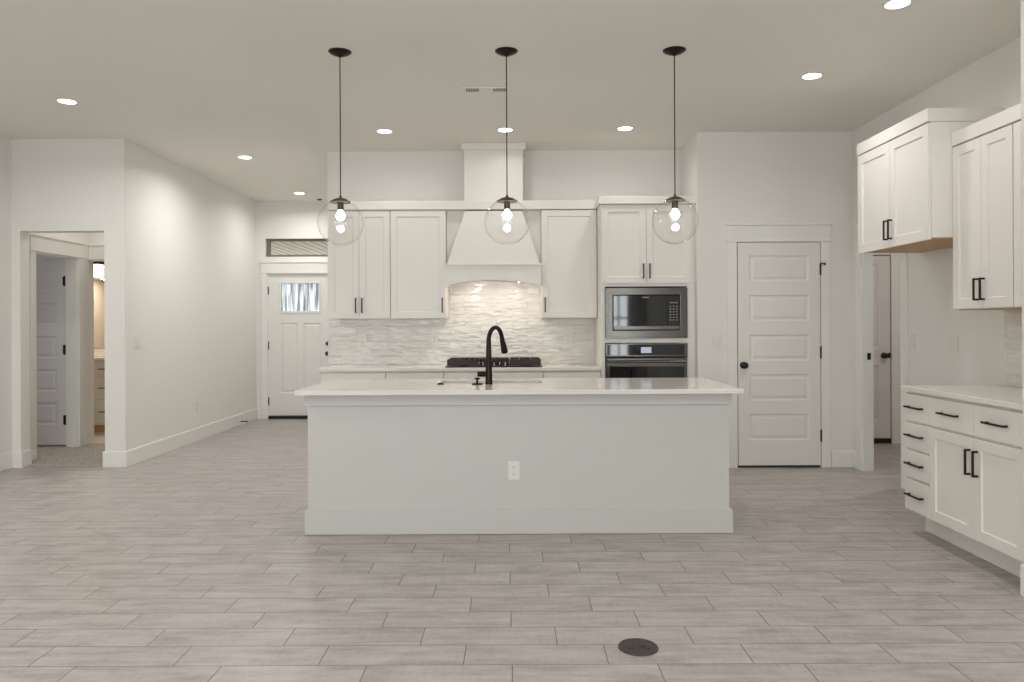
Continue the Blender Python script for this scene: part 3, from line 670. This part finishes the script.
tag(mk('air_switch', lathe(bmesh.new(), [(.024, .9085), (.024, .912), (.016, .914), (.016, .917), (.010, .918)], (-.486, 5.075, 0), n=24), 'bronze', smooth=True, at=(-.486, 5.075, .908)),
    'flat round dark button on the island top near the sink corner', 'switch button')

# ------------------------------------------------------------------ right side cabinets
# over-fridge cabinet
c = empty('fridge_cabinet', (3.1, 5.19, 1.85), 'deep white two-door wall cabinet with raw wood underside, over the empty refrigerator space', 'cabinet')
XF = 2.643; f = F('W', XF)
mk('body', boxes((XF, 3.099, 4.716, 5.680, 1.846, 2.575)), 'cab', c, .0015)
mk('underside', boxes((XF+.012, 3.090, 4.735, 5.665, 1.838, 1.8455)), 'raw', c, label='unpainted birch underside')
for a, b, hu in ((4.720, 5.200, 5.172), (5.203, 5.677, 5.232)):
    d = mk('door', shaker(f, a, b, 1.834, 2.566, .001, .062), 'cab', c, .0012); pull(f, hu, 1.955, .138, .021, True, d)
mk('crown', boxes((XF-.026, 3.099, 4.712, 5.684, 2.576, 2.660)), 'cab', c, .002)
# upper cabinets
XF = 2.792; f = F('W', XF)
SG = 'white shaker upper cabinets on the right wall'
def side_upper(y0, y1, label, hz=1.507):
    c = empty('wall_cabinet', (3.1, (y0+y1)/2, 1.39), label, 'cabinet', SG)
    mk('body', boxes((XF, 3.099, y0, y1, 1.392, 2.415)), 'cab', c, .0015)
    mk('underside', boxes((XF+.012, 3.088, y0+.012, y1-.012, 1.386, 1.3915)), 'raw', c, label='unpainted birch underside')
    m = (y0+y1)/2
    for a, b, hu in ((y0+.002, m-.0015, m-.030), (m+.0015, y1-.002, m+.030)):
        d = mk('door', shaker(f, a, b, 1.396, 2.406, .001, .056), 'cab', c, .0012); pull(f, hu, hz, .132, .021, True, d)
side_upper(4.145, 4.712, 'white two-door upper cabinet with two black pulls beside the over-fridge cabinet')
side_upper(3.602, 4.141, 'white upper cabinet cut off by the right edge of the photo')
struct('trim_13', boxes((XF-.026, 3.099, 3.602, 4.711, 2.416, 2.500)), 'cab', 'white flat crown board over the right wall upper cabinets', 'crown molding', .002)
# base cabinets
XF = 2.492; f = F('W', XF)
c = empty('drawer_cabinet', (3.1, 4.58, 0), 'narrow white base cabinet with four drawers at the far end of the side counter', 'cabinet')
mk('body', boxes((XF, 3.099, 4.450, 4.728, .142, .884)), 'cab', c, .0015)
mk('toe_kick', boxes((2.600, 3.099, 4.450, 4.724, .001, .1415)), 'cab', c)
for z0, z1 in ((.703, .868), (.532, .690), (.352, .519), (.148, .339)):
    d = mk('drawer', flat_front(f, 4.452, 4.726, z0, z1, .001), 'cab', c, .002); pull(f, 4.590, (z0+z1)/2+.004, .185, .021, False, d)
c = empty('base_cabinet', (3.1, 4.02, 0), 'white base cabinet with two drawers over two shaker doors on the right', 'cabinet')
mk('body', boxes((XF, 3.099, 3.602, 4.448, .142, .884)), 'cab', c, .0015)
mk('toe_kick', boxes((2.600, 3.099, 3.602, 4.448, .001, .1415)), 'trim', c)
for a, b, hu in ((3.622, 4.0175, 3.985), (4.0205, 4.446, 4.052)):
    d = mk('drawer', flat_front(f, a, b, .703, .868, .001), 'cab', c, .002); pull(f, (a+b)/2, .790, .185, .021, False, d)
    d = mk('door', shaker(f, a, b, .148, .690, .001, .056), 'cab', c, .0012); pull(f, hu, .557, .140, .021, True, d)
tag(mk('countertop', boxes((2.455, 3.099, 3.602, 4.738, .8845, .914)), 'quartz', None, .003), 'white quartz countertop on the right side cabinets', 'countertop')
struct('wall_backsplash', boxes((3.090, 3.0995, 3.602, 4.712, .915, 1.385)), 'splash_side', 'glossy wavy white tile backsplash on the right wall over the side counter', 'backsplash')

# ------------------------------------------------------------------ bathroom vanity seen through the hall
v = empty('bathroom_vanity', (-4.65, 9.4, 0), 'white bathroom vanity with drawers seen through the hall doorways', 'vanity')
mk('body', boxes((-5.59, -3.72, 9.20, 9.748, .10, .888)), 'cab', v, .001)
mk('toe_kick', boxes((-5.59, -3.72, 9.26, 9.748, .009, .10)), 'raw', v)
f = F('S', 9.20)
for a, b in ((-5.585, -5.185), (-5.18, -4.74), (-4.735, -4.24), (-4.235, -3.725)):
    for z0, z1 in ((.70, .875), (.42, .69), (.12, .41)):
        d = mk('drawer', flat_front(f, a, b, z0, z1, .001), 'cab', v, .002); pull(f, (a+b)/2, (z0+z1)/2, .19, .021, False, d)
mk('vanity_top', boxes((-5.598, -3.712, 9.17, 9.749, .889, .92), (-5.598, -3.712, 9.73, 9.749, .92, 1.02)), 'quartz', v, .002)
tag(mk('mirror', boxes((-5.55, -3.90, 9.738, 9.748, 1.03, 1.92)), 'mirror', None, .002, at=(-4.2, 9.743, 1.03)), 'frameless mirror above the bathroom vanity', 'mirror')
l = empty('vanity_light', (-5.1, 9.74, 2.0), 'glowing vanity light bar above the bathroom mirror', 'light fixture')
mk('back_plate', boxes((-5.45, -4.75, 9.735, 9.749, 2.09, 2.16)), 'black', l, .002)
for x in (-5.33, -5.10, -4.87): mk('lamp_shade', lathe(bmesh.new(), [(.05, 1.94), (.075, 2.10), (.02, 2.11)], (x, 9.65, 0), n=20), 'vanlight', l, smooth=True)
area('vanity_glow', (-5.1, 9.5, 1.93), (0, 0, 0), .7, .12, 9, (1, .86, .68))

# ------------------------------------------------------------------ outlets and switches
def plate(f, u, z, kind, label, gangs=1, name=None):
    nm = name or ('electrical_outlet' if kind == 'o' else 'light_switch')
    r = empty(nm, f(u, 0, z), label, 'outlet' if kind == 'o' else 'light switch')
    wd = .072 if gangs == 1 else .118
    mk('plate', fbox(bmesh.new(), f, u-wd/2, u+wd/2, .0005, .006, z-.058, z+.058), 'plate', r, .002)
    us = [u] if gangs == 1 else [u-.023, u+.023]
    for a in us:
        if kind == 'o':
            for s in (-1, 1):
                k = mk('socket', fbox(bmesh.new(), f, a-.016, a+.016, .0062, .0075, z+s*.021-.014, z+s*.021+.014), 'plate', r, .0006)
                bm = bmesh.new()
                for t in (-.006, .006): fbox(bm, f, a+t-.0012, a+t+.0012, .0076, .0081, z+s*.021-.002, z+s*.021+.007)
                fbox(bm, f, a-.002, a+.002, .0076, .0081, z+s*.021-.010, z+s*.021-.006); mk('slots', bm, 'slot', k)
        elif kind == 's':
            mk('rocker', fbox(bmesh.new(), f, a-.0165, a+.0165, .0062, .009, z-.033, z+.033), 'plate', r, .001)
    return r
plate(F('S', 4.6995), .008, .395, 'o', 'white duplex outlet low in the middle of the island front')
plate(F('S', 7.508), -1.500, 1.165, 'o', 'white duplex outlet on the left end of the tile backsplash')
plate(F('S', 7.508), -.775, 1.165, 'o', 'white duplex outlet on the tile backsplash just left of the cooktop')
plate(F('S', 7.508), .560, 1.175, 'o', 'white duplex outlet on the tile backsplash right of the cooktop')
plate(F('S', 6.82), 1.858, 1.152, 's', 'white single light switch between the ovens and the five-panel door')
plate(F('E', -3.59), 7.18, 1.155, 's', 'white double light switch on the long left wall near its corner', 2)
plate(F('E', -3.59), 8.54, .386, 'o', 'white outlet low on the long left wall')
plate(F('W', 3.10), 5.267, 1.165, 'b', 'white double blank plate on the right wall in the refrigerator space', 2, 'light_switch')
plate(F('W', 3.10), 5.800, 1.165, 's', 'white light switch on the right wall beside the doorway')

# ------------------------------------------------------------------ recessed ceiling lights
def downlight(x, y, label, power, group='round recessed ceiling lights', visible=True):
    r = empty('recessed_light', (x, y, H), label, 'ceiling light', group)
    if 'trim' not in DL:
        a = mk('trim_ring', lathe(bmesh.new(), [(.062, -.0065), (.070, -.007), (.082, -.003), (.082, -.0005), (.062, -.0005)], n=36, cap=False), 'plate', r, smooth=True)
        b = mk('lens', lathe(bmesh.new(), [(.0615, -.0008), (.0615, -.0055), (.04, -.0065)], n=36), 'lens', r, smooth=True)
        a.location = b.location = (0, 0, 0); DL['trim'], DL['lens'] = a, b
    else:
        for k in ('trim', 'lens'):
            c = DL[k].copy(); COL.objects.link(c); c.parent = r; c.location = (0, 0, 0)
    area('downlight', (x, y, H-.012), (0, 0, 0), .12, .12, power, (1, .985, .957), 'DISK', math.radians(160))
DL = {}
for x, y, pw, lb in ((-3.426, 5.787, 12, 'round ceiling light farthest left in the great room'), (-2.744, 7.736, 16, 'round ceiling light in the passage in front of the left wall'),
                 (-2.784, 9.85, 10.5, 'small round ceiling light nearest the front door'), (-1.134, 6.72, 2.9, 'round ceiling light above the left wall cabinets'),
                 (-.054, 6.69, 2.1, 'round ceiling light behind the middle pendant cord'), (1.012, 6.66, 3.1, 'round ceiling light above the ovens, left of the right pendant'),
                 (2.114, 5.268, 6.3, 'round ceiling light above the way to the five-panel door'), (2.105, 4.08, 5, 'round ceiling light cut off by the top edge of the photo'),
                 (2.1, 1.6, 16, 'added unseen round ceiling light on the right behind the camera'), (-3.43, 3.4, 22, 'added unseen round ceiling light on the left above the open floor'),  # from here on, unseen ceiling lights added to light the great room
                 (-3.43, .8, 21, 'added unseen round ceiling light at the left behind the camera'), (-.6, .9, 22, 'added unseen round ceiling light overhead near the camera'), (-.6, -1.8, 20, 'added unseen round ceiling light in the back of the great room')):
    downlight(x, y, lb, pw)
# ------------------------------------------------------------------ glass globe pendants
PGp = 'clear glass globe pendants over the island'
def pendant(x, label):
    y = 4.77; zc = 1.962; R = .1465
    r = empty('pendant_light', (x, y, H), label, 'pendant light', PGp)
    if not PD:
        at = (0, 0, H)
        def add(nm, bm, m, parent=r, **kw):
            bmesh.ops.translate(bm, verts=bm.verts, vec=(x, y, 0)); o = mk(nm, bm, m, parent, **kw); return o
        add('canopy', lathe(bmesh.new(), [(.073, H-.0005), (.073, H-.003), (.062, H-.012), (.042, H-.022), (.016, H-.029), (.007, H-.036)], n=36), 'bronze', smooth=True)
        add('cord', tube(bmesh.new(), [(0, 0, H-.034), (0, 0, zc+R+.018)], .0035, 10), 'bronze', smooth=True)
        cap = add('cap', lathe(bmesh.new(), [(.007, zc+R+.024), (.010, zc+R+.012), (.035, zc+R+.006), (.066, zc+.1345), (.069, zc+.128), (.066, zc+.128)], n=36), 'bronze2', smooth=True)
        add('socket', lathe(bmesh.new(), [(.020, zc+.128), (.020, zc+.080), (.017, zc+.077)], n=24), 'bronze2', cap, smooth=True)
        # shell with a wall thickness
        prof = []
        N = 40; a0 = math.asin(.063/R)
        for i in range(N+1):
            a = a0+(math.pi-a0)*i/N; prof.append((max(R*math.sin(a), .0004), zc+R*math.cos(a)))
        for i in range(N, -1, -1):
            a = a0+(math.pi-a0)*i/N; q_ = R-.003; prof.append((max(q_*math.sin(a), .0003), zc+q_*math.cos(a)))
        add('glass_globe', lathe(bmesh.new(), prof+[prof[0]], n=64, cap=False), 'globe', smooth=True)
        bp = []
        for i in range(21):
            a = math.pi*i/20; rr_ = .0275*math.sin(a); zz = zc+.042+.0275*math.cos(a)
            if zz > zc+.0658: rr_ = max(rr_, .013)
            bp.append((max(rr_, .0004), zz))
        bp[0] = (.013, zc+.079)
        add('bulb', lathe(bmesh.new(), bp, n=28), 'bulb', smooth=True)
        PD.append(r)
    else:
        for ch in PD[0].children:
            c = ch.copy(); COL.objects.link(c); c.parent = r
            for g_ in ch.children:
                k_ = g_.copy(); COL.objects.link(k_); k_.parent = c
PD = []
pendant(-1.087, 'clear glass globe pendant hanging over the left end of the island')
pendant(-.028, 'clear glass globe pendant hanging in the middle, in front of the range hood')
pendant(1.040, 'clear glass globe pendant hanging on the right, in front of the oven cabinet')

# ------------------------------------------------------------------ ceiling register, sensor, floor box, door stop
v = empty('ceiling_vent', (-.183, 5.545, H), 'narrow white ceiling air register above the middle pendant', 'vent')
mk('frame', boxes((-.355, -.012, 5.49, 5.506, H-.006, H-.0005), (-.355, -.012, 5.594, 5.610, H-.006, H-.0005), (-.355, -.333, 5.506, 5.594, H-.006, H-.0005), (-.034, -.012, 5.506, 5.594, H-.006, H-.0005),
                  (-.235, -.227, 5.506, 5.594, H-.006, H-.0005), (-.140, -.132, 5.506, 5.594, H-.006, H-.0005)), 'plate', v, .001)
mk('backing', boxes((-.333, -.034, 5.506, 5.594, H-.0015, H-.0005)), 'slot', v)
bm = bmesh.new()
for i in range(8):
    for x0 in (-.330, -.131): x = x0+i*.0118+.005; box(bm, x, x+.004, 5.506, 5.594, H-.006, H-.002)
for i in range(7): y = 5.509+i*.0125; box(bm, -.227, -.140, y, y+.0095, H-.006, H-.002)
mk('slats', bm, 'plate', v)
tag(mk('ceiling_sensor', lathe(bmesh.new(), [(.035, H-.001), (.033, H-.012), (.018, H-.020), (.006, H-.021)], (-2.645, 10.33, 0), n=24), 'bronze2', smooth=True, at=(-2.645, 10.33, H)),
    'small dark round sensor on the ceiling near the front door', 'sensor')
fbx = empty('floor_outlet', (.505, 3.036, 0), 'round dark bronze floor outlet cover set in the tile floor', 'floor outlet')
FC = (.505, 3.036, 0)
mk('cover', lathe(bmesh.new(), [(.0805, .0005), (.0805, .003), (.0785, .0055), (.0765, .0055), (.0755, .0048)], FC, n=48), 'floorplate', fbx, smooth=True)
for s in (-1, 1):
    b = lathe(bmesh.new(), [(.024, .0049), (.024, .0062), (.022, .0068)], (FC[0]+s*.028, FC[1], 0), n=24); l = mk('lid', b, 'floorplate', fbx, smooth=True)
    mk('slot', boxes((FC[0]+s*.020-.009, FC[0]+s*.020+.009, FC[1]-.002, FC[1]+.006, .0068, .0074)), 'darkgap', l)
ds = empty('door_stop', (-3.574, 9.86, .05), 'small bronze spring door stop on the baseboard near the front door', 'door stop')
mk('rod', tube(bmesh.new(), [(-3.573, 9.86, .05), (-3.50, 9.86, .05)], .006, 10), 'bronze', ds, smooth=True)
mk('tip', tube(bmesh.new(), [(-3.4995, 9.86, .05), (-3.482, 9.86, .05)], .010, 12), 'slot', ds, smooth=True)
area('utility_fill', (4.1, 6.5, 3.0), (0, 0, 0), .2, .2, 14, (1, .93, .85), 'DISK')  # added lamp to brighten the utility passage, no fixture there
area('hall_fill', (-4.2, 7.8, 3.0), (0, 0, 0), .12, .12, 4.5, (1, .95, .88), 'DISK')  # unseen lamp without a fixture, added to light the hall
area('bedroom_fill', (-6.5, 8.4, 1.6), (0, math.radians(-90), 0), 1.4, 1.2, 12, (.93, .97, 1))  # added fill for the open door slab; the bedroom has no window
